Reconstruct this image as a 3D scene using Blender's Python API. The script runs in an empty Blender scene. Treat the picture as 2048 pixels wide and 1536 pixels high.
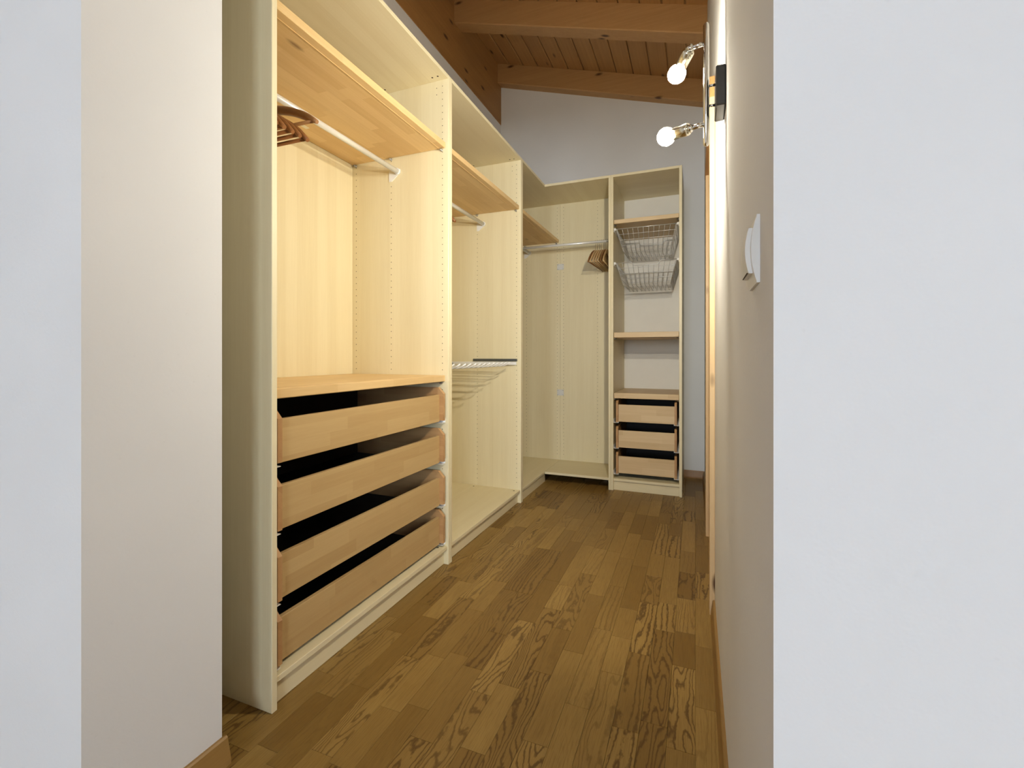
import bpy, bmesh, math, random
from mathutils import Vector, Matrix

random.seed(7)
scene = bpy.context.scene
COL = scene.collection

# ------------------------------------------------------------------ camera
F_PX, HORIZON, EYE, YAW = 922.29, 711.19, 1.009, 21.661
cam_d = bpy.data.cameras.new("camera")
cam_d.sensor_fit = 'HORIZONTAL'
cam_d.sensor_width = 36.0
cam_d.lens = F_PX / 2048 * 36.0
cam_d.shift_y = -(768 - HORIZON) / 2048
cam_d.clip_start = 0.02
cam = bpy.data.objects.new("camera", cam_d)
COL.objects.link(cam)
cam.location = (0, 0, EYE)
cam.rotation_euler = (math.radians(90), 0, math.radians(YAW))
scene.camera = cam

# ------------------------------------------------------------------ world, daylight, exposure
WIN_X0, WIN_X1, WIN_Z0, WIN_Z1, WIN_Y = 1.30, 3.00, 0.80, 2.35, -5.50
world = bpy.data.worlds.new("world")
scene.world = world
world.use_nodes = True
bg = world.node_tree.nodes["Background"]
bg.inputs[0].default_value = (0.74, 0.87, 1.0, 1)
bg.inputs[1].default_value = 27.0
ADDED_WIN_X0, ADDED_WIN_X1 = -1.10, 0.10          # second, narrower window, added to send daylight to the back wall
for wx0, wx1 in ((WIN_X0, WIN_X1), (ADDED_WIN_X0, ADDED_WIN_X1)):
    pd = bpy.data.lights.new("window_daylight", 'AREA')
    pd.shape = 'RECTANGLE'
    pd.size, pd.size_y = wx1 - wx0, WIN_Z1 - WIN_Z0
    pd.cycles.is_portal = True
    po = bpy.data.objects.new("window_daylight", pd)
    COL.objects.link(po)
    po.location = ((wx0 + wx1) / 2, WIN_Y - 0.02, (WIN_Z0 + WIN_Z1) / 2)
    po.rotation_euler = (math.radians(90), 0, 0)      # faces into the room (+Y)
BULB = 3050.0
BULB_COL = (1.0, 0.915, 0.745)
vs = scene.view_settings
vs.view_transform = 'Standard'
vs.look = 'None'
vs.exposure = 0.0
vs.gamma = 1.0
vs.use_curve_mapping = False
scene.cycles.use_denoising = True
scene.cycles.max_bounces = 5
scene.cycles.diffuse_bounces = 4
scene.cycles.glossy_bounces = 2
scene.cycles.transmission_bounces = 0
scene.cycles.use_adaptive_sampling = True
scene.cycles.adaptive_threshold = 0.07
scene.cycles.adaptive_min_samples = 12
scene.cycles.sample_clamp_indirect = 6.0
scene.cycles.caustics_reflective = False
scene.cycles.caustics_refractive = False

# ------------------------------------------------------------------ node helpers
def new_mat(name):
    m = bpy.data.materials.new(name)
    m.use_nodes = True
    nt = m.node_tree
    return m, nt, nt.nodes["Principled BSDF"]

def N(nt, t, **kw):
    n = nt.nodes.new(t)
    for k, v in kw.items():
        setattr(n, k, v)
    return n

def math_n(nt, op, a, b=None):
    n = N(nt, 'ShaderNodeMath', operation=op)
    for i, v in enumerate((a, b)):
        if v is None:
            continue
        if isinstance(v, (int, float)):
            n.inputs[i].default_value = v
        else:
            nt.links.new(v, n.inputs[i])
    return n.outputs[0]

def mix_c(nt, fac, a, b, mode='MIX'):
    n = N(nt, 'ShaderNodeMix', data_type='RGBA', blend_type=mode)
    for s, v in ((n.inputs[0], fac), (n.inputs[6], a), (n.inputs[7], b)):
        if isinstance(v, (int, float)):
            s.default_value = v
        elif isinstance(v, tuple):
            s.default_value = (*v, 1)
        else:
            nt.links.new(v, s)
    return n.outputs[2]

def ramp(nt, v, lo, hi):
    n = N(nt, 'ShaderNodeMapRange')
    nt.links.new(v, n.inputs[0])
    n.inputs[1].default_value, n.inputs[2].default_value = lo, hi
    return n.outputs[0]

def coords(nt, axis, per_object=True):
    """object coordinates swizzled so that X = along the grain, Y,Z = across it"""
    tc = N(nt, 'ShaderNodeTexCoord')
    sp = N(nt, 'ShaderNodeSeparateXYZ')
    nt.links.new(tc.outputs['Object'], sp.inputs[0])
    o = {'x': (0, 1, 2), 'y': (1, 0, 2), 'z': (2, 0, 1)}[axis]
    along = sp.outputs[o[0]]
    c1, c2 = sp.outputs[o[1]], sp.outputs[o[2]]
    if per_object:
        oi = N(nt, 'ShaderNodeObjectInfo')
        along = math_n(nt, 'ADD', along, math_n(nt, 'MULTIPLY', oi.outputs['Random'], 37.0))
        c1 = math_n(nt, 'ADD', c1, math_n(nt, 'MULTIPLY', oi.outputs['Random'], 13.7))
        rnd = oi.outputs['Random']
    else:
        rnd = None
    cb = N(nt, 'ShaderNodeCombineXYZ')
    for i, v in enumerate((along, c1, c2)):
        nt.links.new(v, cb.inputs[i])
    return cb.outputs[0], along, c1, c2, rnd

def mapped(nt, vec, sc):
    m = N(nt, 'ShaderNodeMapping')
    nt.links.new(vec, m.inputs[0])
    m.inputs['Scale'].default_value = sc
    return m.outputs[0]

def noise(nt, vec, scale=1.0, detail=3.0, rough=0.5, dist=0.0):
    n = N(nt, 'ShaderNodeTexNoise')
    nt.links.new(vec, n.inputs['Vector'])
    n.inputs['Scale'].default_value = scale
    n.inputs['Detail'].default_value = detail
    n.inputs['Roughness'].default_value = rough
    n.inputs['Distortion'].default_value = dist
    return n.outputs['Fac']

def bump(nt, bs, h, strength, dist=0.001):
    b = N(nt, 'ShaderNodeBump')
    b.inputs['Strength'].default_value = strength
    b.inputs['Distance'].default_value = dist
    nt.links.new(h, b.inputs['Height'])
    nt.links.new(b.outputs[0], bs.inputs['Normal'])

# ------------------------------------------------------------------ materials
def foil(name, axis, a=(0.80, 0.72, 0.495), b=(0.69, 0.595, 0.37)):
    """pale birch foil: broad parallel staves with fine streaks along the grain"""
    m, nt, bs = new_mat(name)
    v, al, c1, c2, r = coords(nt, axis)
    cross = math_n(nt, 'ADD', c1, c2)
    stave = math_n(nt, 'FLOOR', math_n(nt, 'MULTIPLY', cross, 1 / 0.062))
    wn = N(nt, 'ShaderNodeTexWhiteNoise', noise_dimensions='1D')
    nt.links.new(stave, wn.inputs['W'])
    n1 = noise(nt, mapped(nt, v, (1.2, 26, 26)), 1, 2)
    n2 = noise(nt, mapped(nt, v, (7, 210, 210)), 1, 3, 0.6)
    fac = math_n(nt, 'ADD', math_n(nt, 'MULTIPLY', wn.outputs[0], 0.24),
                 math_n(nt, 'ADD', math_n(nt, 'MULTIPLY', n1, 0.42), math_n(nt, 'MULTIPLY', n2, 0.38)))
    col = mix_c(nt, ramp(nt, fac, 0.25, 0.95), a, b)
    nt.links.new(col, bs.inputs['Base Color'])
    bs.inputs['Roughness'].default_value = 0.42
    return m

def solid_birch(name, axis, a=(0.70, 0.45, 0.19), b=(0.50, 0.29, 0.095), knots=True):
    """glued solid birch: finger-jointed staves, warm, with a few knots"""
    m, nt, bs = new_mat(name)
    v, al, c1, c2, r = coords(nt, axis)
    row = math_n(nt, 'FLOOR', math_n(nt, 'MULTIPLY', math_n(nt, 'ADD', c1, c2), 1 / 0.043))
    wr = N(nt, 'ShaderNodeTexWhiteNoise', noise_dimensions='1D')
    nt.links.new(row, wr.inputs['W'])
    pc = math_n(nt, 'FLOOR', math_n(nt, 'MULTIPLY', math_n(nt, 'ADD', al, math_n(nt, 'MULTIPLY', wr.outputs[0], 3.0)), 1 / 0.31))
    cv = N(nt, 'ShaderNodeCombineXYZ')
    nt.links.new(row, cv.inputs[0]); nt.links.new(pc, cv.inputs[1])
    wn = N(nt, 'ShaderNodeTexWhiteNoise', noise_dimensions='3D')
    nt.links.new(cv.outputs[0], wn.inputs['Vector'])
    n1 = noise(nt, mapped(nt, v, (2.5, 45, 45)), 1, 3, 0.55, 0.4)
    n2 = noise(nt, mapped(nt, v, (10, 260, 260)), 1, 2)
    fac = math_n(nt, 'ADD', math_n(nt, 'MULTIPLY', wn.outputs[0], 0.38),
                 math_n(nt, 'ADD', math_n(nt, 'MULTIPLY', n1, 0.45), math_n(nt, 'MULTIPLY', n2, 0.25)))
    col = mix_c(nt, ramp(nt, fac, 0.25, 0.95), a, b)
    if knots:
        vo = N(nt, 'ShaderNodeTexVoronoi')
        nt.links.new(mapped(nt, v, (3.2, 9, 9)), vo.inputs['Vector'])
        vo.inputs['Scale'].default_value = 1.0
        k = ramp(nt, vo.outputs['Distance'], 0.13, 0.04)
        gate = math_n(nt, 'GREATER_THAN', vo.outputs['Color'], 0.42)
        k = math_n(nt, 'MULTIPLY', k, math_n(nt, 'MULTIPLY', gate, ramp(nt, n1, 0.3, 0.6)))
        col = mix_c(nt, k, col, (0.20, 0.10, 0.03))
    nt.links.new(col, bs.inputs['Base Color'])
    bs.inputs['Roughness'].default_value = 0.45
    return m

def pine(name, axis, a=(0.50, 0.275, 0.10), b=(0.33, 0.165, 0.052)):
    """aged orange pine with long grain and dark knots"""
    m, nt, bs = new_mat(name)
    v, al, c1, c2, r = coords(nt, axis)
    n0 = noise(nt, mapped(nt, v, (0.8, 6, 6)), 1, 2)
    n1 = noise(nt, mapped(nt, v, (1.6, 55, 55)), 1, 3, 0.55, 0.6)
    n2 = noise(nt, mapped(nt, v, (6, 230, 230)), 1, 2)
    fac = math_n(nt, 'ADD', math_n(nt, 'MULTIPLY', n0, 0.35),
                 math_n(nt, 'ADD', math_n(nt, 'MULTIPLY', n1, 0.45), math_n(nt, 'MULTIPLY', n2, 0.25)))
    col = mix_c(nt, ramp(nt, fac, 0.3, 0.75), a, b)
    col = mix_c(nt, math_n(nt, 'MULTIPLY', r, 0.3), col, mix_c(nt, 0.5, a, (0.22, 0.08, 0.02)))
    vo = N(nt, 'ShaderNodeTexVoronoi')
    nt.links.new(mapped(nt, v, (3.4, 9, 9)), vo.inputs['Vector'])
    vo.inputs['Scale'].default_value = 1.0
    k = ramp(nt, vo.outputs['Distance'], 0.16, 0.07)
    gate = math_n(nt, 'GREATER_THAN', vo.outputs['Color'], 0.30)
    k = math_n(nt, 'MULTIPLY', k, gate)
    col = mix_c(nt, k, col, (0.075, 0.028, 0.008))
    nt.links.new(col, bs.inputs['Base Color'])
    bs.inputs['Roughness'].default_value = 0.5
    return m

def oak_floor():
    """lacquered oak stave: one tone per stave, cathedral rings, pores"""
    m, nt, bs = new_mat("oak_stave")
    v, al, c1, c2, r = coords(nt, 'y')
    wn = N(nt, 'ShaderNodeTexWhiteNoise', noise_dimensions='1D')
    nt.links.new(r, wn.inputs['W'])
    sp = N(nt, 'ShaderNodeSeparateColor')
    nt.links.new(wn.outputs['Color'], sp.inputs[0])
    rA, rB, rC = sp.outputs[0], sp.outputs[1], sp.outputs[2]
    warp = noise(nt, mapped(nt, v, (1.7, 9, 1)), 1, 2, 0.5)
    # growth rings cut lengthwise: a warped distance field sliced into bands
    field = math_n(nt, 'ADD', math_n(nt, 'MULTIPLY', c1, 6.0),
                   math_n(nt, 'MULTIPLY', warp, math_n(nt, 'ADD', 0.5, math_n(nt, 'MULTIPLY', rA, 2.2))))
    wob = noise(nt, mapped(nt, v, (45, 90, 1)), 1, 2)
    field = math_n(nt, 'ADD', field, math_n(nt, 'MULTIPLY', wob, 0.085))
    band = math_n(nt, 'SINE', math_n(nt, 'MULTIPLY', field, math_n(nt, 'ADD', 26.0, math_n(nt, 'MULTIPLY', rB, 30.0))))
    ring = ramp(nt, band, 0.25, 1.0)
    figured = ramp(nt, rB, 0.45, 0.85)
    ring = math_n(nt, 'MULTIPLY', ring, math_n(nt, 'ADD', 0.10, math_n(nt, 'MULTIPLY', figured, 0.75)))
    pores = noise(nt, mapped(nt, v, (14, 420, 1)), 1, 2, 0.6)
    mott = noise(nt, mapped(nt, v, (3, 12, 1)), 1, 3)
    base = mix_c(nt, rC, (0.205, 0.117, 0.027), (0.365, 0.235, 0.070))
    base = mix_c(nt, math_n(nt, 'MULTIPLY', ramp(nt, mott, 0.35, 0.7), 0.35), base, (0.20, 0.105, 0.022))
    base = mix_c(nt, math_n(nt, 'MULTIPLY', ramp(nt, pores, 0.48, 0.72), 0.45), base, (0.13, 0.058, 0.011))
    base = mix_c(nt, ring, base, (0.095, 0.043, 0.009))
    nt.links.new(base, bs.inputs['Base Color'])
    bs.inputs['Roughness'].default_value = 0.42
    bs.inputs['Specular IOR Level'].default_value = 0.35
    bump(nt, bs, math_n(nt, 'SUBTRACT', pores, ring), 0.12, 0.0006)
    return m

def oak_slab():
    m, nt, bs = new_mat("oak_room_floor")
    ge = N(nt, 'ShaderNodeNewGeometry')
    mp = N(nt, 'ShaderNodeMapping')
    nt.links.new(ge.outputs['Position'], mp.inputs[0])
    mp.inputs['Rotation'].default_value = (0, 0, math.radians(90))
    br = N(nt, 'ShaderNodeTexBrick')
    nt.links.new(mp.outputs[0], br.inputs['Vector'])
    br.inputs['Color1'].default_value = (0.20, 0.10, 0.022, 1)
    br.inputs['Color2'].default_value = (0.36, 0.21, 0.058, 1)
    br.inputs['Mortar'].default_value = (0.10, 0.05, 0.01, 1)
    br.inputs['Scale'].default_value = 1
    br.inputs['Mortar Size'].default_value = 0.0006
    br.inputs['Brick Width'].default_value = 0.33
    br.inputs['Row Height'].default_value = 0.07
    br.offset = 0.4
    nt.links.new(br.outputs[0], bs.inputs['Base Color'])
    bs.inputs['Roughness'].default_value = 0.42
    return m

def plaster(name, col, strength=0.22):
    m, nt, bs = new_mat(name)
    ge = N(nt, 'ShaderNodeNewGeometry')
    n2 = noise(nt, ge.outputs['Position'], 70, 2, 0.7)
    n3 = noise(nt, ge.outputs['Position'], 3.0, 1)
    c = mix_c(nt, ramp(nt, n3, 0.3, 0.7), col, tuple(x * 0.965 for x in col))
    spots = ramp(nt, n2, 0.70, 0.76)
    c = mix_c(nt, math_n(nt, 'MULTIPLY', spots, 0.12), c, tuple(x * 0.75 for x in col))
    nt.links.new(c, bs.inputs['Base Color'])
    bs.inputs['Roughness'].default_value = 0.9
    bs.inputs['Specular IOR Level'].default_value = 0.15
    bump(nt, bs, n2, strength, 0.002)
    return m

def simple(name, col, rough=0.5, metal=0.0, var=0.04, scale=60):
    m, nt, bs = new_mat(name)
    tc = N(nt, 'ShaderNodeTexCoord')
    n = noise(nt, tc.outputs['Object'], scale, 2)
    c = mix_c(nt, ramp(nt, n, 0.3, 0.7), tuple(min(1, x * (1 + var)) for x in col), tuple(x * (1 - var) for x in col))
    nt.links.new(c, bs.inputs['Base Color'])
    bs.inputs['Roughness'].default_value = rough
    bs.inputs['Metallic'].default_value = metal
    return m

def emitter(name, col, strength):
    m, nt, bs = new_mat(name)
    bs.inputs['Base Color'].default_value = (0.9, 0.9, 0.88, 1)
    bs.inputs['Emission Color'].default_value = (*col, 1)
    bs.inputs['Emission Strength'].default_value = strength
    return m

M = dict(
    foil_z=foil("birch_foil_vertical", 'z'), foil_y=foil("birch_foil_run", 'y'), foil_x=foil("birch_foil_cross", 'x'),
    solid_y=solid_birch("solid_birch_run", 'y', a=(0.76, 0.55, 0.275), b=(0.58, 0.37, 0.15)), front_y=solid_birch("drawer_front_birch", 'y', a=(0.55, 0.385, 0.18), b=(0.42, 0.27, 0.11)), solid_x=solid_birch("solid_birch_cross", 'x'),  # drawer fronts: darker birch than the shelves, weaker light put into the colour
    tower_x=solid_birch("solid_birch_tower", 'x', a=(0.72, 0.56, 0.34), b=(0.58, 0.41, 0.21)),
    side_x=solid_birch("drawer_side_birch", 'x', a=(0.52, 0.31, 0.14), b=(0.38, 0.20, 0.08), knots=False),
    pine_y=pine("roof_pine_boards", 'y'), pine_x=pine("rafter_pine", 'x', a=(0.56, 0.33, 0.14), b=(0.40, 0.22, 0.08)),
    pine_z=pine("door_pine", 'z', a=(0.70, 0.52, 0.30), b=(0.58, 0.40, 0.21)),
    purlin=pine("purlin_pine", 'y', a=(0.46, 0.25, 0.085), b=(0.30, 0.145, 0.042)),
    base_y=solid_birch("skirting_wood_run", 'y', a=(0.34, 0.20, 0.065), b=(0.26, 0.145, 0.04), knots=False),
    base_x=solid_birch("skirting_wood_cross", 'x', a=(0.34, 0.18, 0.055), b=(0.25, 0.12, 0.03), knots=False),
    oak=oak_floor(), oak_slab=oak_slab(),
    white=plaster("white_plaster", (0.77, 0.77, 0.77)),
    backwhite=simple("white_wardrobe_back", (0.80, 0.78, 0.73), 0.6, var=0.015, scale=8),
    dark=simple("drilled_hole_dark", (0.05, 0.03, 0.015), 0.9),
    black=simple("dark_drawer_inside", (0.022, 0.017, 0.016), 0.8),  # near-black drawer backs and bottoms
    rail=simple("white_enamel_rail", (0.80, 0.80, 0.78), 0.25, 0.25, 0.02),
    greymetal=simple("brushed_grey_steel", (0.45, 0.46, 0.46), 0.35, 0.9, 0.06, 200),
    whitemetal=simple("white_coated_steel", (0.80, 0.80, 0.78), 0.35, 0.0, 0.02),
    wire=simple("grey_wire_steel", (0.60, 0.60, 0.59), 0.35, 0.55, 0.04),
    slide=simple("dark_steel_slide", (0.16, 0.17, 0.165), 0.4, 0.8, 0.1, 150),
    chrome=simple("polished_chrome", (0.80, 0.79, 0.76), 0.10, 1.0, 0.01),
    darkbox=simple("smoked_metal_box", (0.07, 0.07, 0.068), 0.25, 0.5, 0.03),
    satin=simple("satin_nickel_socket", (0.74, 0.70, 0.58), 0.22, 1.0, 0.02),
    bulb=emitter("lit_bulb_front", BULB_COL, BULB), bulb_side=emitter("lit_bulb_side", BULB_COL, BULB * 0.12), bulb_rear=emitter("lit_bulb_rear", BULB_COL, BULB * 0.008),
    bulbbase=simple("white_bulb_collar", (0.82, 0.82, 0.80), 0.4, 0.0, 0.01),
    plastic=simple("white_switch_plastic", (0.80, 0.79, 0.76), 0.32, 0.0, 0.01),
    hanger_dark=solid_birch("dark_hanger_wood", 'x', a=(0.30, 0.125, 0.038), b=(0.19, 0.07, 0.02), knots=False),
    hanger_mid=solid_birch("brown_hanger_wood", 'x', a=(0.33, 0.165, 0.06), b=(0.24, 0.11, 0.036), knots=False),
    hanger_light=solid_birch("light_hanger_wood", 'x', a=(0.70, 0.50, 0.26), b=(0.56, 0.36, 0.16), knots=False),
    plate=simple("pale_grey_joining_plate", (0.66, 0.65, 0.62), 0.5, 0.1, 0.02),
    paper=simple("paper_sticker", (0.80, 0.74, 0.58), 0.8, 0.0, 0.02),
)

# ------------------------------------------------------------------ mesh helpers
class MB:
    """collects shapes in world coordinates, then links them as one mesh object"""
    def __init__(self):
        self.bm = bmesh.new()

    def box(self, x0, x1, y0, y1, z0, z1, bev=0.0, mi=0):
        vs_ = [self.bm.verts.new((x, y, z)) for x in (x0, x1) for y in (y0, y1) for z in (z0, z1)]
        fs = []
        for q in ((0, 1, 3, 2), (4, 6, 7, 5), (0, 4, 5, 1), (2, 3, 7, 6), (0, 2, 6, 4), (1, 5, 7, 3)):
            f = self.bm.faces.new([vs_[i] for i in q]); f.material_index = mi; fs.append(f)
        if bev > 0:
            es = list({e for f in fs for e in f.edges})
            r = bmesh.ops.bevel(self.bm, geom=es, offset=bev, segments=1, affect='EDGES', profile=0.5)
            for f in r['faces']:
                f.material_index = mi
        return self

    def prism(self, pts, axis, a0, a1, mi=0):
        """extrude a polygon (2-D points on the two other axes, in x,y,z order) along axis from a0 to a1"""
        def mk(p, a):
            if axis == 'x': return (a, p[0], p[1])
            if axis == 'y': return (p[0], a, p[1])
            return (p[0], p[1], a)
        A = [self.bm.verts.new(mk(p, a0)) for p in pts]
        B = [self.bm.verts.new(mk(p, a1)) for p in pts]
        n = len(pts)
        fs = [self.bm.faces.new(A), self.bm.faces.new(B[::-1])]
        for i in range(n):
            fs.append(self.bm.faces.new((A[i], B[i], B[(i + 1) % n], A[(i + 1) % n])))
        for f in fs: f.material_index = mi
        return self

    def tube(self, path, r, seg=10, caps=True, mi=0, smooth=True):
        """round tube through points; r a number, list, or list of (ra, rb)"""
        path = [Vector(p) for p in path]
        n = len(path)
        rings = []
        up = None
        for i, p in enumerate(path):
            t = ((path[min(i + 1, n - 1)] - p).normalized() + (p - path[max(i - 1, 0)]).normalized())
            t.normalize()
            if up is None:
                up = Vector((0, 0, 1)) if abs(t.z) < 0.9 else Vector((1, 0, 0))
            side = t.cross(up).normalized()
            up2 = side.cross(t).normalized()
            up = up2
            rr = r[i] if isinstance(r, (list, tuple)) else r
            ra, rb = rr if isinstance(rr, (list, tuple)) else (rr, rr)
            rings.append([self.bm.verts.new(p + side * (ra * math.cos(2 * math.pi * k / seg)) + up2 * (rb * math.sin(2 * math.pi * k / seg))) for k in range(seg)])
        for i in range(n - 1):
            for k in range(seg):
                f = self.bm.faces.new((rings[i][k], rings[i][(k + 1) % seg], rings[i + 1][(k + 1) % seg], rings[i + 1][k]))
                f.smooth = smooth; f.material_index = mi
        if caps:
            for f in (self.bm.faces.new(rings[0][::-1]), self.bm.faces.new(rings[-1])):
                f.material_index = mi
        return self

    def lathe(self, origin, direction, prof, seg=20, mi=0, caps=True):
        """profile [(distance along direction, radius)...] revolved"""
        d = Vector(direction).normalized()
        a = d.orthogonal().normalized(); b = d.cross(a)
        o = Vector(origin)
        rings = []
        for t, r in prof:
            if r < 1e-6:
                rings.append([self.bm.verts.new(o + d * t)])
            else:
                rings.append([self.bm.verts.new(o + d * t + (a * math.cos(2 * math.pi * k / seg) + b * math.sin(2 * math.pi * k / seg)) * r) for k in range(seg)])
        for A, B in zip(rings, rings[1:]):
            for k in range(seg):
                q = [A[k % len(A)], A[(k + 1) % len(A)], B[(k + 1) % len(B)], B[k % len(B)]]
                u = []
                for v in q:
                    if v not in u: u.append(v)
                if len(u) > 2:
                    f = self.bm.faces.new(u); f.smooth = True; f.material_index = mi
        for R in (rings[0], rings[-1]):
            if caps and len(R) > 2:
                f = self.bm.faces.new(R); f.material_index = mi
        return self

    def disc(self, c, normal, r, seg=8, mi=0):
        n = Vector(normal).normalized(); a = n.orthogonal().normalized(); b = n.cross(a)
        f = self.bm.faces.new([self.bm.verts.new(Vector(c) + (a * math.cos(2 * math.pi * k / seg) + b * math.sin(2 * math.pi * k / seg)) * r) for k in range(seg)])
        f.material_index = mi
        return self

    def build(self, name, mat, parent=None, origin=None):
        bm = self.bm
        bmesh.ops.recalc_face_normals(bm, faces=bm.faces)
        if origin is None:
            lo = Vector([min(v.co[i] for v in bm.verts) for i in range(3)])
            hi = Vector([max(v.co[i] for v in bm.verts) for i in range(3)])
            origin = Vector(((lo.x + hi.x) / 2, (lo.y + hi.y) / 2, (lo.z + hi.z) / 2))
        else:
            origin = Vector(origin)
        bmesh.ops.translate(bm, verts=bm.verts, vec=-origin)
        me = bpy.data.meshes.new(name)
        bm.to_mesh(me); bm.free()
        mats = mat if isinstance(mat, (list, tuple)) else [mat]
        for k in mats:
            me.materials.append(M[k] if isinstance(k, str) else k)
        o = bpy.data.objects.new(name, me)
        COL.objects.link(o)
        if parent is not None:
            o.parent = parent
            par = Vector((0, 0, 0)); q = parent
            while q is not None:
                par += q.location; q = q.parent
            o.location = origin - par
        else:
            o.location = origin
        return o

def box(name, mat, parent, x0, x1, y0, y1, z0, z1, bev=0.0012):
    return MB().box(x0, x1, y0, y1, z0, z1, bev).build(name, mat, parent)

def tag(o, label=None, cat=None, group=None, kind=None):
    if label: o["label"] = label
    if cat: o["category"] = cat
    if group: o["group"] = group
    if kind: o["kind"] = kind
    return o

def thing(name, label, cat, loc, group=None, kind=None):
    o = bpy.data.objects.new(name, None)
    o.empty_display_size = 0.1
    COL.objects.link(o)
    o.location = loc
    return tag(o, label, cat, group, kind)

def structure(o, label, cat):
    return tag(o, label, cat, kind="structure")

# ------------------------------------------------------------------ main dimensions (metres)
XF = -1.106            # front plane of the left wardrobe run
XB = -1.686            # its back
H = 2.364              # wardrobe height
T = 0.018              # board thickness
YA, YB_, YC = 0.956, 1.954, 2.952      # near faces of the side panels of the run
YE = 3.49              # front plane of the end tower
YCB = 3.945            # board closing the corner
XE0, XE1 = -0.606, -0.086
XR = 0.0714            # right wall
XL = -1.74             # left wall
YW = 4.09              # back wall
YO = 0.515             # room side of the opening
YJ = 0.797             # closet side of the left pillar
XJ = -1.09             # jamb of the left pillar
SLOPE = 0.304
def zroof(x): return 3.59 - SLOPE * (x - XL)      # underside of the rafters

# ------------------------------------------------------------------ setting: walls
w = MB().box(XL - 0.12, XL, YJ, YW + 0.12, 0, 3.227).build("wall_left", "white")
structure(w, "white plastered wall behind the left wardrobe run, below the dark beam", "wall")
w = MB().prism([(XL - 0.12, 0), (XR + 0.15, 0), (XR + 0.15, zroof(XR + 0.15) + 0.2), (XL - 0.12, zroof(XL - 0.12) + 0.2)], 'y', YW, YW + 0.12).build("wall_back", "white")
structure(w, "white gable wall closing the far end above the wardrobes", "wall")
DY0, DY1, DZ = 2.01, 2.81, 2.035
m = MB()
m.box(XR, XR + 0.15, YO, DY0, 0, 3.30)
m.box(XR, XR + 0.15, DY1, YW, 0, 3.30)
m.box(XR, XR + 0.15, DY0, DY1, DZ, 3.30)
m.box(XR + 0.15, 3.6, YO, YO + 0.15, 0, 2.75)
structure(m.build("wall_right", "white"), "white plastered wall at the right with spotlight, switch and doorway", "wall")
m = MB()
m.box(-2.3, XJ, YO, YJ, 0, 2.75)
m.box(-2.3, XR + 0.15, YO, YO + 0.14, 2.42, 4.1)
structure(m.build("wall_front", "white"), "white plastered pillar at the left edge of the opening", "wall")
# the room the photograph is taken from
m = MB()
y0, y1 = WIN_Y - 0.25, WIN_Y
for a, b in ((-2.3, ADDED_WIN_X0), (ADDED_WIN_X1, WIN_X0), (WIN_X1, 3.6)):
    m.box(a, b, y0, y1, 0, 2.75)
for a, b in ((WIN_X0, WIN_X1), (ADDED_WIN_X0, ADDED_WIN_X1)):
    m.box(a, b, y0, y1, 0, WIN_Z0); m.box(a, b, y0, y1, WIN_Z1, 2.75)
structure(m.build("wall_south", "white"), "white window wall of the front room behind the viewer", "wall")
structure(box("wall_west", "white", None, -2.42, -2.3, WIN_Y - .25, YJ, 0, 2.75, 0), "white side wall of the front room on the left", "wall")
structure(box("wall_east", "white", None, 3.6, 3.72, WIN_Y - .25, YO + .15, 0, 2.75, 0), "white side wall of the front room on the right", "wall")
structure(box("ceiling_front", "pine_y", None, -2.42, 3.72, WIN_Y - .25, YO, 2.75, 2.85, 0), "flat wooden ceiling of the front room", "ceiling")
for nm, lb, a0, a1 in (("window_1", "wide white framed window lighting the front room", WIN_X0, WIN_X1), ("added_window", "narrow white framed window added to send daylight to the back wall", ADDED_WIN_X0, ADDED_WIN_X1)):
    win = thing(nm, lb, "window", ((a0 + a1) / 2, WIN_Y - .12, WIN_Z0), kind="structure")
    for a in (a0, (a0 + a1) / 2 - .025, a1 - .05):
        box("window_frame", "plastic", win, a, a + .05, WIN_Y - .15, WIN_Y - .09, WIN_Z0, WIN_Z1)
    for z in (WIN_Z0, WIN_Z1 - .05):
        box("window_rail", "plastic", win, a0, a1, WIN_Y - .16, WIN_Y - .08, z, z + .05)

# ------------------------------------------------------------------ setting: floor of oak staves
fl = MB().box(-2.42, 3.72, WIN_Y - .25, YW + .12, -0.06, -0.008).build("floor", "oak_slab")
structure(fl, "brown oak strip parquet floor running down the closet", "floor")
room = MB().box(-2.3, 3.6, WIN_Y, 0.2, -0.008, 0.0).build("room_floor", "oak_slab", fl)
SW = 0.0705
LENS = (0.20, 0.25, 0.30, 0.34, 0.40, 0.46)
stave_me = {}
rs = random.Random(21)
def stave(x, y, L):
    key = round(L, 3)
    if key not in stave_me:
        b = MB(); g = 0.0003
        b.box(-SW / 2 + g, SW / 2 - g, -L / 2 + g, L / 2 - g, -0.008, 0.0, 0.0004)
        me = bpy.data.meshes.new("floor_stave"); b.bm.normal_update()
        bmesh.ops.recalc_face_normals(b.bm, faces=b.bm.faces)
        b.bm.to_mesh(me); b.bm.free(); me.materials.append(M["oak"]); stave_me[key] = me
    o = bpy.data.objects.new("floor_stave", stave_me[key])
    COL.objects.link(o)
    o.parent = fl
    o.location = Vector((x, y, 0)) - fl.location
xs = XR - SW / 2
n_st = 0
while xs > -1.36:
    y = 0.2 - rs.random() * 0.2
    first = True
    end = YW if xs > -0.62 else (3.62 if xs > -1.14 else (3.75 if xs > -1.25 else 1.1))
    if xs < -1.25: end = 1.02
    while y < end:
        L = rs.choice(LENS)
        stave(xs, y + L / 2, L)
        y += L; n_st += 1
    xs -= SW

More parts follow.
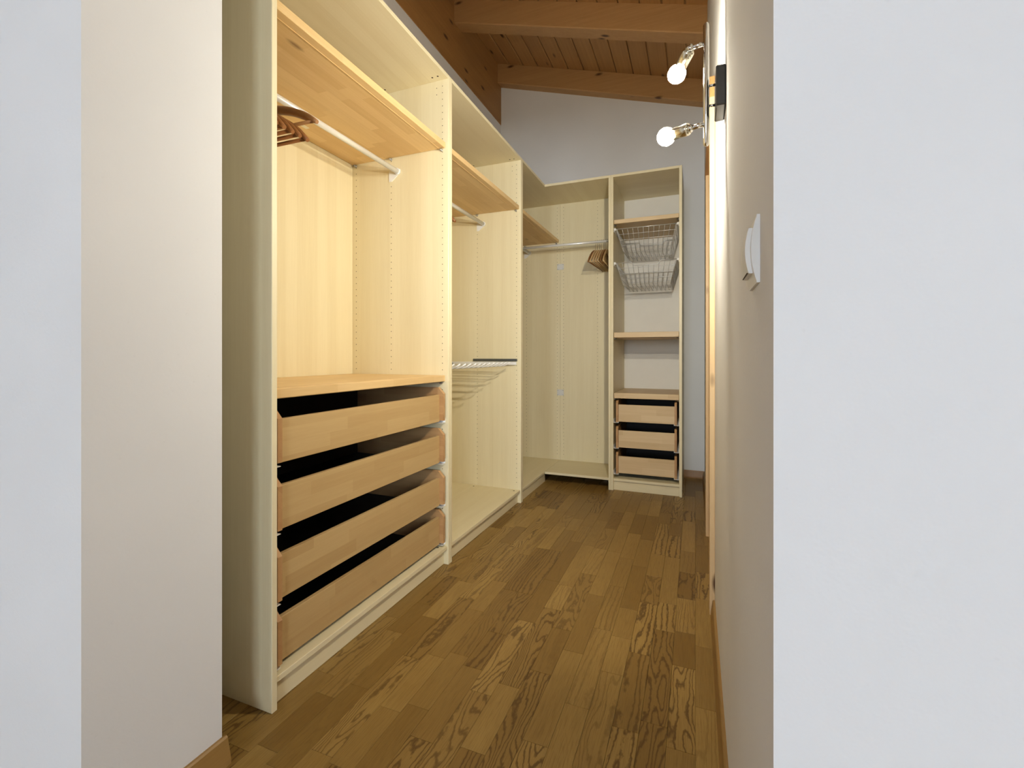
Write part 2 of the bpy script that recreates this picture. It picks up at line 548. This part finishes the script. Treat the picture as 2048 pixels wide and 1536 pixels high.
# ------------------------------------------------------------------ setting: sloping pine ceiling
ce = thing("ceiling", "sloping brown pine board ceiling with rafters and a deep purlin", "ceiling", (XL, 2.3, 3.6), kind="structure")
RH = 0.18
bw = 0.148
ang = math.atan(SLOPE)
Ly0, Ly1 = YO + .14, YW
x = XL - 0.02
while x < XR + 0.1:
    x1 = x + bw * math.cos(ang)
    g = 0.0022
    c = 0.006
    za, zb = zroof(x) + RH, zroof(x1) + RH
    def zz(t): return za + (zb - za) * t
    p = [(x + g, zz(g / (x1 - x)) + c), (x + g + c, zz((g + c) / (x1 - x))), (x1 - g - c, zz(1 - (g + c) / (x1 - x))), (x1 - g, zz(1 - g / (x1 - x)) + c), (x1 - g, zb + 0.022), (x + g, za + 0.022)]
    MB().prism(p, 'y', Ly0, Ly1).build("ceiling_board", "pine_y", ce)
    x = x1
MB().prism([(XL - .1, zroof(XL - .1) + RH + .024), (XR + .15, zroof(XR + .15) + RH + .024), (XR + .15, zroof(XR + .15) + RH + .06), (XL - .1, zroof(XL - .1) + RH + .06)], 'y', Ly0, YW + .1).build("roof_underlay", "pine_y", ce)
for yr in (4.0, 3.155, 2.31, 1.465):
    yb = min(yr + 0.12, YW)
    xa, xb = XL + 0.004, XR
    m = MB()
    bv = 0.006
    A = []
    pts = [(yr, bv), (yr + bv, 0), (yb - (bv if yb < YW else 0), 0)] + ([(yb, bv)] if yb < YW else []) + [(yb, RH), (yr, RH)]
    va = [m.bm.verts.new((xa, q[0], zroof(xa) + q[1])) for q in pts]
    vb = [m.bm.verts.new((xb, q[0], zroof(xb) + q[1])) for q in pts]
    m.bm.faces.new(va); m.bm.faces.new(vb[::-1])
    for i in range(len(pts)):
        j = (i + 1) % len(pts)
        m.bm.faces.new((va[i], vb[i], vb[j], va[j]))
    m.build("rafter", "pine_x", ce)
MB().box(XL - .14, XL + 0.004, YO + .14, YW, 3.227, zroof(XL) + RH + .02, 0.002).build("purlin", "purlin", ce)

# ------------------------------------------------------------------ setting: skirting boards, door
def skirting(name, prof, axis, a0, a1, mat, label):
    o = MB().prism(prof, axis, a0, a1).build(name, mat)
    return structure(o, label, "baseboard")
hb = 0.062
skirting("baseboard_right", [(XR, 0), (XR - 0.016, 0), (XR - 0.016, 0.012), (XR - 0.009, hb - .004), (XR - 0.006, hb), (XR, hb)], 'y', YO, 1.948, "base_y", "low brown wooden skirting along the right wall")
skirting("baseboard_left", [(XJ, 0), (XJ + 0.022, 0), (XJ + 0.022, 0.012), (XJ + 0.010, hb - .002), (XJ + 0.006, hb + .002), (XJ, hb + .002)], 'y', YO, YJ + 0.008, "base_y", "brown wooden skirting at the foot of the left pillar")
skirting("baseboard_back", [(YW, 0), (YW - 0.016, 0), (YW - 0.016, 0.012), (YW - 0.007, hb), (YW, hb)], 'x', XE1, XR, "base_x", "dark wooden skirting on the far wall beside the tower")
skirting("baseboard_far", [(XR, 0), (XR - 0.016, 0), (XR - 0.016, 0.012), (XR - 0.009, hb - .004), (XR - 0.006, hb), (XR, hb)], 'y', 2.872, YW - .016, "base_y", "wooden skirting on the right wall beyond the doorway")
dr = thing("door_1", "light wooden door and casing in the right wall", "door", (XR, 2.41, 0), kind="structure")
box("door_casing", "pine_z", dr, XR - .0194, XR, 1.95, 2.03, 0, 2.015, .002)
box("door_casing", "pine_z", dr, XR - .0170, XR, 2.79, 2.87, 0, 2.015, .002)
box("door_casing", "pine_y", dr, XR - .0194, XR, 1.95, 2.87, 2.015, 2.095, .002)
box("door_lining", "pine_z", dr, XR, XR + .15, DY0 + .001, DY0 + .021, 0, DZ - .02)
box("door_lining", "pine_z", dr, XR, XR + .15, DY1 - .021, DY1 - .001, 0, DZ - .02)
box("door_lining", "pine_y", dr, XR, XR + .15, DY0 + .001, DY1 - .001, DZ - .02, DZ - .001)
leaf = box("door_leaf", "pine_z", dr, XR + .045, XR + .085, DY0 + .024, DY1 - .024, 0.006, DZ - .024)

# ------------------------------------------------------------------ wardrobe parts
def holes(name, parent, pts, normal, r=0.0023):
    m = MB()
    for p in pts:
        m.disc(p, normal, r, 8)  # flat dark disc stands in for the shade inside a hole
    o = m.build(name, "dark", parent)
    o["kind"] = "stuff"
    return o

def zs(z0, z1, step=0.032):
    n = int((z1 - z0) / step)
    return [z0 + i * step for i in range(n + 1)]

def frame(name, label, y0, y1):
    """one 1 m wide unit of the left run, open towards +X; y0,y1 outer faces"""
    t = thing(name, label, "wardrobe", ((XF + XB) / 2, (y0 + y1) / 2, 0), "open wardrobe units")
    box("side_panel", "foil_z", t, XB, XF, y0, y0 + T, 0, H)
    box("side_panel", "foil_z", t, XB, XF, y1 - T, y1, 0, H)
    box("top_panel", "foil_y", t, XB, XF, y0 + T, y1 - T, H - T, H)
    box("bottom_panel", "foil_y", t, XB, XF - .006, y0 + T, y1 - T, 0.072, 0.090)
    box("plinth", "foil_y", t, XF - .041, XF - .025, y0 + T, y1 - T, 0, 0.072)
    box("back_panel", "foil_z", t, XB, XB + .004, y0 + T, y1 - T, 0.090, H - T)
    yi = y1 - T - 0.0003
    pts = [(x_, yi, z) for x_ in (-1.139, -1.437, -1.658) for z in zs(0.14, 2.33)]
    pts += [(-1.171, yi, z) for z in (2.312, 2.280)]
    holes("pin_hole_row", t, pts, (0, -1, 0))
    holes("cam_hole", t, [(x_, y, 0.0905) for x_ in (-1.145, -1.45) for y in (y0 + T + .034, y1 - T - .034)], (0, 0, 1), 0.0065)
    holes("cam_hole", t, [(x_, y, H - T - .0004) for x_ in (-1.145, -1.175, -1.45) for y in (y0 + T + .034, y1 - T - .034)], (0, 0, -1), 0.005)
    return t

def shelf(parent, x0, x1, y0, y1, z0, z1, mat, pins=True, groove=True):
    s = box("shelf", mat, parent, x0, x1, y0, y1, z0, z1, .0022)
    if groove:
        box("edge_band", mat, s, x1 - 0.034, x1 - 0.0305, y0 + .002, y1 - .002, z0 - .0018, z0 + .001, 0)
    if pins:
        for x_ in (-1.143, -1.437, -1.66):
            for y, d in ((y0, 1), (y1, -1)):
                m = MB(); m.lathe((x_, y - d * 0.003, z0 - .0075), (0, d, 0), [(0, .006), (.006, .006), (.006, .0035), (.018, .0035)], 10)
                m.build("shelf_pin", "greymetal", s)
    return s

def rail_y(parent, x, z, y0, y1, r=0.0125):
    o = MB().tube([(x, y0, z), (x, y1, z)], (r), 16).build("clothes_rail", "rail", parent)
    for y, d in ((y0, 1), (y1, -1)):
        m = MB()
        ya, yb = sorted((y - d * 0.0002, y + d * 0.004))
        m.prism([(x - .052, z + .010), (x + .014, z + .012), (x + .014, z - .006), (x - .036, z - .044), (x - .052, z - .044)], 'y', ya, yb)
        m.lathe((x, y, z), (0, d, 0), [(0, .0165), (.012, .0165), (.012, .013)], 16)
        m.build("rail_bracket", "whitemetal", o)
    return o

# ---- first unit: counter shelf and four drawers
w1 = frame("wardrobe", "open birch wardrobe unit with four wide drawers, nearest the left pillar", YA, YB_ + T)
Y0, Y1 = YA + T, YB_
shelf(w1, XB + .006, XF - .015, Y0 + .002, Y1 - .002, 2.012, 2.040, "solid_y")
shelf(w1, XB + .006, XF - .017, Y0 + .002, Y1 - .002, 0.884, 0.914, "solid_y", groove=False)
rail_y(w1, -1.396, 1.937, Y0, Y1)
box("sticker", "paper", w1, -1.60, -1.58, 1.52, 1.56, 2.0113, 2.0119, 0)

def drawer_run(parent, zb, zt, y0, y1, xf, depth, mats=("front_y", "side_x")):
    """wide drawer opening towards +X: low front set between higher side boards with cut corners"""
    d = box("drawer", mats[0], parent, xf - .016, xf, y0 + .016, y1 - .016, zb, zt, .0012)
    sx = xf + .021
    zs_ = zt + .034
    prof = [(xf - depth, zb - .004), (sx, zb + .006), (sx, zs_ - .030), (sx - .028, zs_), (xf - depth, zs_)]
    for a in (y0, y1 - .016):
        MB().prism(prof, 'y', a, a + .016).build("drawer_side", mats[1], d)
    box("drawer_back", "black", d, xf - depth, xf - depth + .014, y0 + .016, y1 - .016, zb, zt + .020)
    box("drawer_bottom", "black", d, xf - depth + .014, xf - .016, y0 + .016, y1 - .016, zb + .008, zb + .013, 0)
    for a, s in ((y0, -1), (y1, 1)):
        m = MB()
        ya, yb = sorted((a - s * .014, a + s * .0115))
        m.box(xf - depth, sx - .004, ya, yb, zb - .0065, zb - .0045)
        yc, yd = sorted((a + s * .0095, a + s * .0115))
        m.box(xf - depth, sx - .004, yc, yd, zb - .0045, zb + .018)
        m.build("drawer_runner", "whitemetal", d)
    return d
for zb, zt in ((0.692, 0.822), (0.495, 0.625), (0.290, 0.421), (0.105, 0.235)):
    drawer_run(w1, zb, zt, Y0 + .012, Y1 - .012, -1.139, 0.50)

# ---- second unit: rail, shelf
w2 = frame("wardrobe", "open birch wardrobe unit with trouser rack, middle of the left run", YB_ + T, YC + T)
Y2a, Y2b = YB_ + 2 * T, YC
shelf(w2, XB + .006, XF - .013, Y2a + .002, Y2b - .002, 2.010, 2.037, "solid_y")
rail_y(w2, -1.388, 1.936, Y2a, Y2b)

# ---- corner unit: L-shaped, between run and tower
cw = thing("corner_wardrobe", "open L-shaped birch corner unit with shelf and hanging rails, between run and end tower", "wardrobe", (-1.3, 3.6, 0), "open wardrobe units")
y0c = YC + 2 * T
box("side_panel", "foil_z", cw, XB, XF, YC + T, y0c, 0, H)
MB().prism([(XB, y0c), (XF, y0c), (XF, YE), (XE0, YE), (XE0, YCB), (XB, YCB)], 'z', H - T, H).build("top_panel", "foil_y", cw)
box("bottom_panel", "foil_y", cw, XB, XF - .002, y0c, YCB, 0.072, 0.090)
box("bottom_panel", "foil_x", cw, XF, XE0, YE, YCB, 0.072, 0.090)
box("corner_board", "foil_z", cw, XB, XF - .0003, YCB, YCB + .016, 0, H)
box("corner_board", "foil_z", cw, XF + .0003, XE0, YCB, YCB + .016, 0.05, H)
box("back_panel", "foil_z", cw, XB, XB + .004, y0c, YCB, 0.090, H - T)
box("plinth", "foil_y", cw, XF - .030, XF - .014, y0c, YE + .05, 0, 0.072)
holes("pin_hole_row", cw, [(x_, YCB - .0003, z) for x_ in (-1.425, -1.135, -1.078, -0.778) for z in zs(0.14, 2.33)], (0, -1, 0))
for z in (1.792, 0.683):
    pl = box("joining_plate", "plate", cw, -1.136, -1.076, YCB - .003, YCB, z - .026, z + .026, .0008)
    for dx in (-.024, .024):
        for dz in (-.019, .019):
            MB().lathe((-1.106 + dx, YCB - .003, z + dz), (0, -1, 0), [(0, .004), (.001, .003), (.001, 0)], 8).build("plate_screw", "greymetal", pl)
sh = shelf(cw, XB + .006, XF - .014, y0c + .002, YCB - .002, 2.008, 2.034, "solid_y")
rail_y(cw, -1.394, 1.936, y0c, YCB)
YR, ZR = 3.700, 1.924
rx = MB().tube([(-1.394, YR, ZR), (XE0, YR, ZR)], 0.0105, 16).build("clothes_rail", "rail", cw)
MB().lathe((XE0, YR, ZR), (-1, 0, 0), [(0, .0165), (.012, .0165), (.012, .013)], 16).build("rail_bracket", "whitemetal", rx)
MB().box(-1.409, -1.379, YR - .016, YR + .016, ZR - .015, 1.950, .003).build("rail_joint", "whitemetal", rx)

# ---- end tower
et = thing("tower_wardrobe", "narrow birch wardrobe tower with wire baskets, shelves and three small drawers at far end", "wardrobe", ((XE0 + XE1) / 2, 3.78, 0), "open wardrobe units")
YEB = 4.07
xa, xb = XE0 + .036, XE1 - .020
box("side_panel", "foil_z", et, XE0, XE0 + T - .0004, YE, YEB, 0, H)
box("side_panel", "foil_z", et, XE0 + T, XE0 + .036, YE, YEB, 0, H)
box("side_panel", "foil_z", et, xb, XE1, YE, YEB, 0, H)
box("top_panel", "foil_x", et, xa, xb, YE, YEB, H - T, H)
box("bottom_panel", "foil_x", et, xa, xb, YE + .006, YEB, 0.070, 0.088)
box("plinth", "foil_x", et, xa, xb, YE + .018, YE + .034, 0, 0.070)
box("back_panel", "backwhite", et, xa, xb, YEB - .005, YEB, 0.088, H - T)
holes("pin_hole_row", et, [(xa + .0003, y, z) for y in (YE + .04, YE + .33) for z in zs(0.14, 2.33)], (1, 0, 0))
for z0_, z1_ in ((2.000, 2.030), (1.144, 1.183), (0.688, 0.729)):
    s = box("shelf", "tower_x", et, xa + .002, xb - .002, YE + .020, YEB - .008, z0_, z1_, .002)
    for xx, d in ((xa, 1), (xb, -1)):
        MB().lathe((xx, YE + .04, z0_ - .0075), (d, 0, 0), [(0, .006), (.006, .006), (.006, .0035), (.018, .0035)], 10).build("shelf_pin", "greymetal", s)
for zb, zt in ((0.511, 0.640), (0.317, 0.446), (0.124, 0.251)):
    yf = YE + .040
    x0d, x1d = xa + .016, xb - .016
    d = box("drawer", "tower_x", et, x0d + .016, x1d - .016, yf, yf + .016, zb, zt, .0012)
    zt2 = zt + .030
    ys = yf - .018
    prof = [(ys, zb - .002), (ys, zt2 - .020), (ys + .016, zt2), (yf + .45, zt2), (yf + .45, zb - .002)]
    for a in (x0d, x1d - .016):
        MB().prism(prof, 'x', a, a + .016).build("drawer_side", "side_x", d)
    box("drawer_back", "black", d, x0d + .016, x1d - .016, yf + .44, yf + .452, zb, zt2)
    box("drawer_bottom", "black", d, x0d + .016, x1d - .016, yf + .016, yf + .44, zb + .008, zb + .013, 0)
    for a, s in ((x0d, -1), (x1d, 1)):
        m = MB()
        p, q = sorted((a - s * .020, a + s * .0155))
        m.box(p, q, ys - .004, yf + .46, zb - .0065, zb - .004)
        p, q = sorted((a + s * .013, a + s * .0155))
        m.box(p, q, ys - .004, yf + .46, zb - .004, zb + .022)
        p, q = sorted((a - s * .020, a - s * .017))
        m.box(p, q, ys - .004, ys, zb - .004, zb + .004)
        m.build("drawer_runner", "whitemetal", d)

# ------------------------------------------------------------------ wire baskets in the tower
def basket(zr, dip_front, label):
    t = thing("wire_basket", label, "basket", ((xa + xb) / 2, 3.78, zr - .16), "pull-out wire baskets")
    bx0, bx1, by0, by1 = xa + .016, xb - .016, YE + .035, YE + .52
    ins = 0.045
    cx0, cx1, cy0, cy1 = bx0 + ins, bx1 - ins, by0 + ins * .9, by1 - ins * .6
    zb = zr - .16
    xm = (bx0 + bx1) / 2
    def rim_pts(y, dip):
        if not dip:
            return [(bx0, y, zr), (bx1, y, zr)]
        w = 0.078
        return [(bx0, y, zr), (xm - w - .028, y, zr), (xm - w - .006, y, zr - .028), (xm + w + .006, y, zr - .028), (xm + w + .028, y, zr), (bx1, y, zr)]
    m = MB()
    m.tube(rim_pts(by0, dip_front), .0030, 6)
    m.tube(rim_pts(by1, not dip_front), .0030, 6)
    m.tube([(bx0, by0, zr), (bx0, by1, zr)], .0030, 6)
    m.tube([(bx1, by0, zr), (bx1, by1, zr)], .0030, 6)
    m.build("rim", "wire", t)
    g = MB()
    r = 0.0016
    nx, ny, nz = 11, 12, 4
    def lerp(a, b, t_): return a + (b - a) * t_
    for i in range(nx + 1):
        u = i / nx
        xb_ = lerp(cx0, cx1, u); xt_ = lerp(bx0 + .006, bx1 - .006, u)
        def top(dip):
            return zr - .028 if dip and abs(xt_ - xm) < .09 else zr
        g.tube([(xt_, by0, top(dip_front)), (xb_, cy0, zb), (xb_, cy1, zb), (xt_, by1, top(not dip_front))], r, 4, False)
    for j in range(ny + 1):
        u = j / ny
        yb_ = lerp(cy0, cy1, u); yt_ = lerp(by0 + .006, by1 - .006, u)
        g.tube([(bx0, yt_, zr), (cx0, yb_, zb), (cx1, yb_, zb), (bx1, yt_, zr)], r, 4, False)
    for k in range(1, nz):
        u = k / nz
        z = lerp(zr, zb, u)
        X0, X1, Ya, Yb = lerp(bx0, cx0, u), lerp(bx1, cx1, u), lerp(by0, cy0, u), lerp(by1, cy1, u)
        for y, dp in ((Ya, dip_front), (Yb, not dip_front)):
            if dp and z > zr - .028:
                continue
            g.tube([(X0, y, z), (X1, y, z)], r, 4, False)
        g.tube([(X0, Ya, z), (X0, Yb, z)], r, 4, False)
        g.tube([(X1, Ya, z), (X1, Yb, z)], r, 4, False)
    g.build("wire_mesh", "wire", t)["kind"] = "stuff"
    for xx, s in ((xa, 1), (xb, -1)):
        p, q = sorted((xx + s * .0005, xx + s * .020))
        b = MB()
        b.box(min(p, q), max(p, q), by0 - .010, by1, zr - .010, zr - .005, .001)
        p, q = sorted((xx + s * .0005, xx + s * .005))
        b.box(p, q, by0 - .010, by1, zr - .022, zr + .008, .001)
        p, q = sorted((xx + s * .0005, xx + s * .016))
        b.box(p, q, by0 - .012, by0 + .006, zr - .012, zr + .006, .002)
        b.build("basket_runner", "whitemetal", t)
    return t
basket(1.962, False, "upper grey wire pull-out basket in the end tower, just under its top shelf")
basket(1.706, True, "lower grey wire pull-out basket in the end tower, with a dipped front rim")

# ------------------------------------------------------------------ trouser rack in the second unit
tr = thing("trouser_rack", "pull-out grey metal trouser rack hanging in the middle wardrobe unit", "trouser rack", (-1.4, (Y2a + Y2b) / 2, 0.93))
RZ = 0.944
for y, s in ((Y2a, 1), (Y2b, -1)):
    p, q = sorted((y + s * .0005, y + s * .013))
    sl = box("slide_rail", "slide", tr, -1.466, -1.133, p, q, 0.970, 0.987, .001)
    p, q = sorted((y + s * .013, y + s * .017))
    box("slide_arm", "whitemetal", tr, -1.640, -1.134, p, q, RZ + .001, RZ + .022, .002)
box("cross_bar", "greymetal", tr, -1.645, -1.620, Y2a + .014, Y2b - .014, RZ - .012, RZ + .014, .003)
bar_me = None
nb = 13
for k in range(nb):
    y = Y2b - 0.105 - k * 0.0635
    if y < Y2a + .04: break
    if bar_me is None:
        m = MB()
        m.tube([(-1.630, y, RZ), (-1.215, y, RZ - .004), (-1.190, y, RZ - .003), (-1.168, y, RZ + .006), (-1.146, y, RZ + .020)], [(.0048, .0048)] * 4 + [(.0042, .0042)], 8)
        o = m.build("trouser_bar", "whitemetal", tr); bar_me = o; yk = y
    else:
        o = bar_me.copy(); COL.objects.link(o); o.parent = tr
        o.location = bar_me.location + Vector((0, y - yk, 0))

# ------------------------------------------------------------------ coat hangers
def hanger_meshes(span, neck, drop, mat, bar=True, flat=False, slim=False):
    """hanger in the local XZ plane, hook centre (on the rail axis) at the origin"""
    h = span / 2
    n = 22
    path, rad = [], []
    for i in range(n + 1):
        s_ = -1 + 2 * i / n
        z = -neck - 0.010 - drop * (abs(s_) ** 1.7)
        yb = 0.0 if slim else 0.006 * (abs(s_) ** 2)
        path.append((s_ * h, -yb, z))
        e = 1 - 0.45 * max(0, abs(s_) - 0.8) / 0.2
        wide = (0.0115 if flat else 0.0065 + 0.0055 * abs(s_) ** 1.5)
        if slim: wide = 0.0052
        rad.append((wide * e, (0.0125 + 0.004 * (1 - abs(s_))) * e))
    b = MB().tube(path, rad, 10)
    out = {"body": (b, mat)}
    if bar:
        zt = -neck - 0.010 - drop
        out["trouser_bar"] = (MB().tube([(-h * .93, 0 if slim else -.005, zt + .006), (h * .93, 0 if slim else -.005, zt + .006)], (0.005 if slim else 0.0062), 8), mat)
    R = 0.0165
    hp = [(0, 0, -neck - .012), (0, 0, -neck + .01), (0.004, 0, -R - .006)]
    for k in range(13):
        a = math.radians(-80 + k * 19)
        hp.append((R * math.cos(a), 0, R * math.sin(a)))
    out["hook"] = (MB().tube(hp, .0017, 6), "chrome")
    return out

def hanger(first, label, group, loc, rotz, tilt=0.0):
    """first = dict of shapes the first time, or an existing hanger to copy"""
    t = thing("coat_hanger", label, "hanger", loc, group)
    t.rotation_euler = (0, tilt, rotz)
    if isinstance(first, dict):
        for nm, (mb, mt) in first.items():
            o = mb.build(nm if nm != "body" else "hanger_body", mt, None, origin=(0, 0, 0))
            o.parent = t; o.location = (0, 0, 0)
    else:
        for ch in [c for c in bpy.data.objects if c.parent == first]:
            c = ch.copy(); COL.objects.link(c); c.parent = t; c.location = (0, 0, 0)
    return t
# first unit, left end of the rail
G1 = "dark wooden hangers in the first unit"
hz = 1.9355
hA = hanger(hanger_meshes(0.44, 0.050, 0.075, "hanger_mid", flat=True), "brown wooden coat hanger hanging apart, frontmost on the first wardrobe rail", G1, (-1.396, 1.204, hz), 0.0, 0.03)
spots1 = [(1.160, 0.02, 'rearmost of the dark bundle, next to the lone brown hanger'), (1.130, 0.015, 'second in the dark bundle behind the lone brown hanger'),
          (1.100, 0.02, 'third in the dark bundle on the first wardrobe rail'), (1.070, 0.01, 'fourth in the dark bundle on the first wardrobe rail'), (1.040, 0.015, 'fifth in the dark bundle, nearest the left side panel')]
hB = None
for i, (y, rz, lab) in enumerate(spots1):
    L = "dark wooden coat hanger, " + lab
    if hB is None:
        hB = hanger(hanger_meshes(0.43, 0.095, 0.115, "hanger_dark"), L, G1, (-1.396, y, hz), rz)
    else:
        hanger(hB, L, G1, (-1.396, y, hz), rz)
# second unit: two hangers at the near end
G2 = "hangers in the second unit"
hC = hanger(hanger_meshes(0.43, 0.095, 0.115, "hanger_dark"), "dark wooden hanger just showing past the double panel in the middle unit", G2, (-1.388, 2.150, 1.9345), 0.0)
hanger(hanger_meshes(0.42, 0.095, 0.115, "hanger_light"), "pale wooden hanger tip beside the dark one in the middle unit", G2, (-1.388, 2.108, 1.9345), 0.0)
# corner rail: hangers across the rail (their plane turned 90 degrees)
G3 = "wooden hangers on the corner rail"
defs = [(-0.746, 'hanger_mid', -3.5, 'leftmost hanger on the corner rail, dark brown'), (-0.730, 'hanger_light', -3.2, 'second hanger from the left on the corner rail, pale wood'),
        (-0.713, 'hanger_light', -2.0, 'third hanger from the left on the corner rail, pale wood'), (-0.697, 'hanger_light', -1.4, 'fourth hanger from the left on the corner rail, pale wood'),
        (-0.681, 'hanger_light', -0.8, 'fifth hanger from the left on the corner rail, pale wood'), (-0.665, 'hanger_mid', 0, 'sixth hanger from the left on the corner rail, brown'),
        (-0.648, 'hanger_light', 1.0, 'rightmost pale hanger on the corner rail, against the tower panel')]
protos = {}
for x_, mt, rz, lab in defs:
    if mt not in protos:
        protos[mt] = hanger(hanger_meshes(0.45, 0.070, 0.118, mt, slim=True), lab, G3, (x_, YR, ZR - .0035), math.radians(90 + rz))
    else:
        hanger(protos[mt], lab, G3, (x_, YR, ZR - .0035), math.radians(90 + rz))

# ------------------------------------------------------------------ wall spotlight
sp = thing("wall_spotlight", "chrome two-bulb spotlight bar fixed to the right wall, both bulbs lit", "wall lamp", (XR, 1.30, 1.68))
LY = 1.30
MB().box(0.048, XR, 1.254, 1.346, 1.632, 1.733, .003).build("mounting_box", "darkbox", sp)
z0_, z1_ = 1.553, 1.872
m = MB()
m.tube([(0.0265, LY, z0_), (0.0265, LY, z0_ + .002), (0.0265, LY, z0_ + .006), (0.0265, LY, z1_ - .006), (0.0265, LY, z1_ - .002), (0.0265, LY, z1_)],
       [(.004, .003), (.009, .0055), (.012, .0075), (.012, .0075), (.009, .0055), (.004, .003)], 20)
m.build("bar", "chrome", sp)
for z in (1.708, 1.656):
    MB().tube([(0.033, LY, z), (0.049, LY, z)], .0035, 10).build("standoff", "chrome", sp)
def spot(za, bulb_c):
    b = Vector(bulb_c)
    j = Vector((-0.012, LY, za - .004))              # knuckle at the end of the short arm
    arm = MB().tube([(0.022, LY, za), (0.010, LY, za), tuple(j)], [(.0045, .0045), (.0062, .0062), (.0062, .0062)], 12).build("arm", "chrome", sp)
    MB().lathe(j + Vector((0, -.009, 0)), (0, 1, 0), [(0, 0), (0, .0075), (.018, .0075), (.018, 0)], 14).build("knuckle", "chrome", arm)
    d = (b - j).normalized()
    L = (b - j).length
    R = 0.0245
    sk = MB().lathe(j + d * .004, d, [(0, 0), (0, .012), (.004, .0155), (L - .021, .0155), (L - .021, .013), (.010, .012)], 20).build("socket", "satin", sp)
    # bulb: opaque collar, then the luminous dome
    c = b + d * 0.004
    # frosted globe: bright towards the front, weaker at the sides and rear
    MB().lathe(c, d, [(-.034, .011), (-.026, .0125), (R * math.cos(math.radians(140)), R * math.sin(math.radians(140)))], 20).build("bulb_collar", "bulbbase", sp)
    g = MB()
    for mi_, a0, a1, nn in ((0, 0, 56, 5), (1, 56, 92, 3), (2, 92, 140, 3)):
        g.lathe(c, d, [(R * math.cos(math.radians(a0 + (a1 - a0) * k / nn)), R * math.sin(math.radians(a0 + (a1 - a0) * k / nn))) for k in range(nn + 1)], 14, mi_, False)
    bmesh.ops.remove_doubles(g.bm, verts=g.bm.verts, dist=1e-6)
    g.build("bulb", ["bulb", "bulb_side", "bulb_rear"], sp)
spot(1.820, (-.0452, LY + .052, 1.790))
spot(1.610, (-.0715, LY + .048, 1.617))

# ------------------------------------------------------------------ light switch
sw = thing("light_switch", "white curved light switch on the right wall near its outer corner", "switch", (XR, 0.6565, 1.136))
sy0, sy1, sz0, sz1 = 0.616, 0.697, 1.096, 1.177
def arch(y0, y1, za, zb, lift, base, n=12):
    """slab standing off the wall whose face bulges in a shallow vertical arc"""
    pts = [(XR, za), (XR - base, za)]
    for k in range(n + 1):
        t = k / n
        pts.append((XR - base - lift * math.sin(math.pi * t) ** 0.8, za + (zb - za) * (0.02 + 0.96 * t)))
    pts += [(XR - base, zb), (XR, zb)]
    return MB().prism(pts, 'y', y0, y1)
arch(sy0, sy1, sz0, sz1, .0060, .0035).build("cover_frame", "plastic", sw)
m = MB()
n = 12
pts = []
za, zb = sz0 + .013, sz1 - .013
for k in range(n + 1):
    t = k / n
    pts.append((XR - .0085 - .0065 * math.sin(math.pi * (0.12 + 0.76 * t)), za + (zb - za) * t))
pts += [(XR - .004, zb), (XR - .004, za)]
m.prism(pts, 'y', sy0 + .012, sy1 - .012)
rk = m.build("rocker", "plastic", sw)
MB().box(XR - .0128, XR - .0118, sy0 + .014, sy1 - .014, za + .0002, za + .0012).build("rocker_slot", "dark", sw)
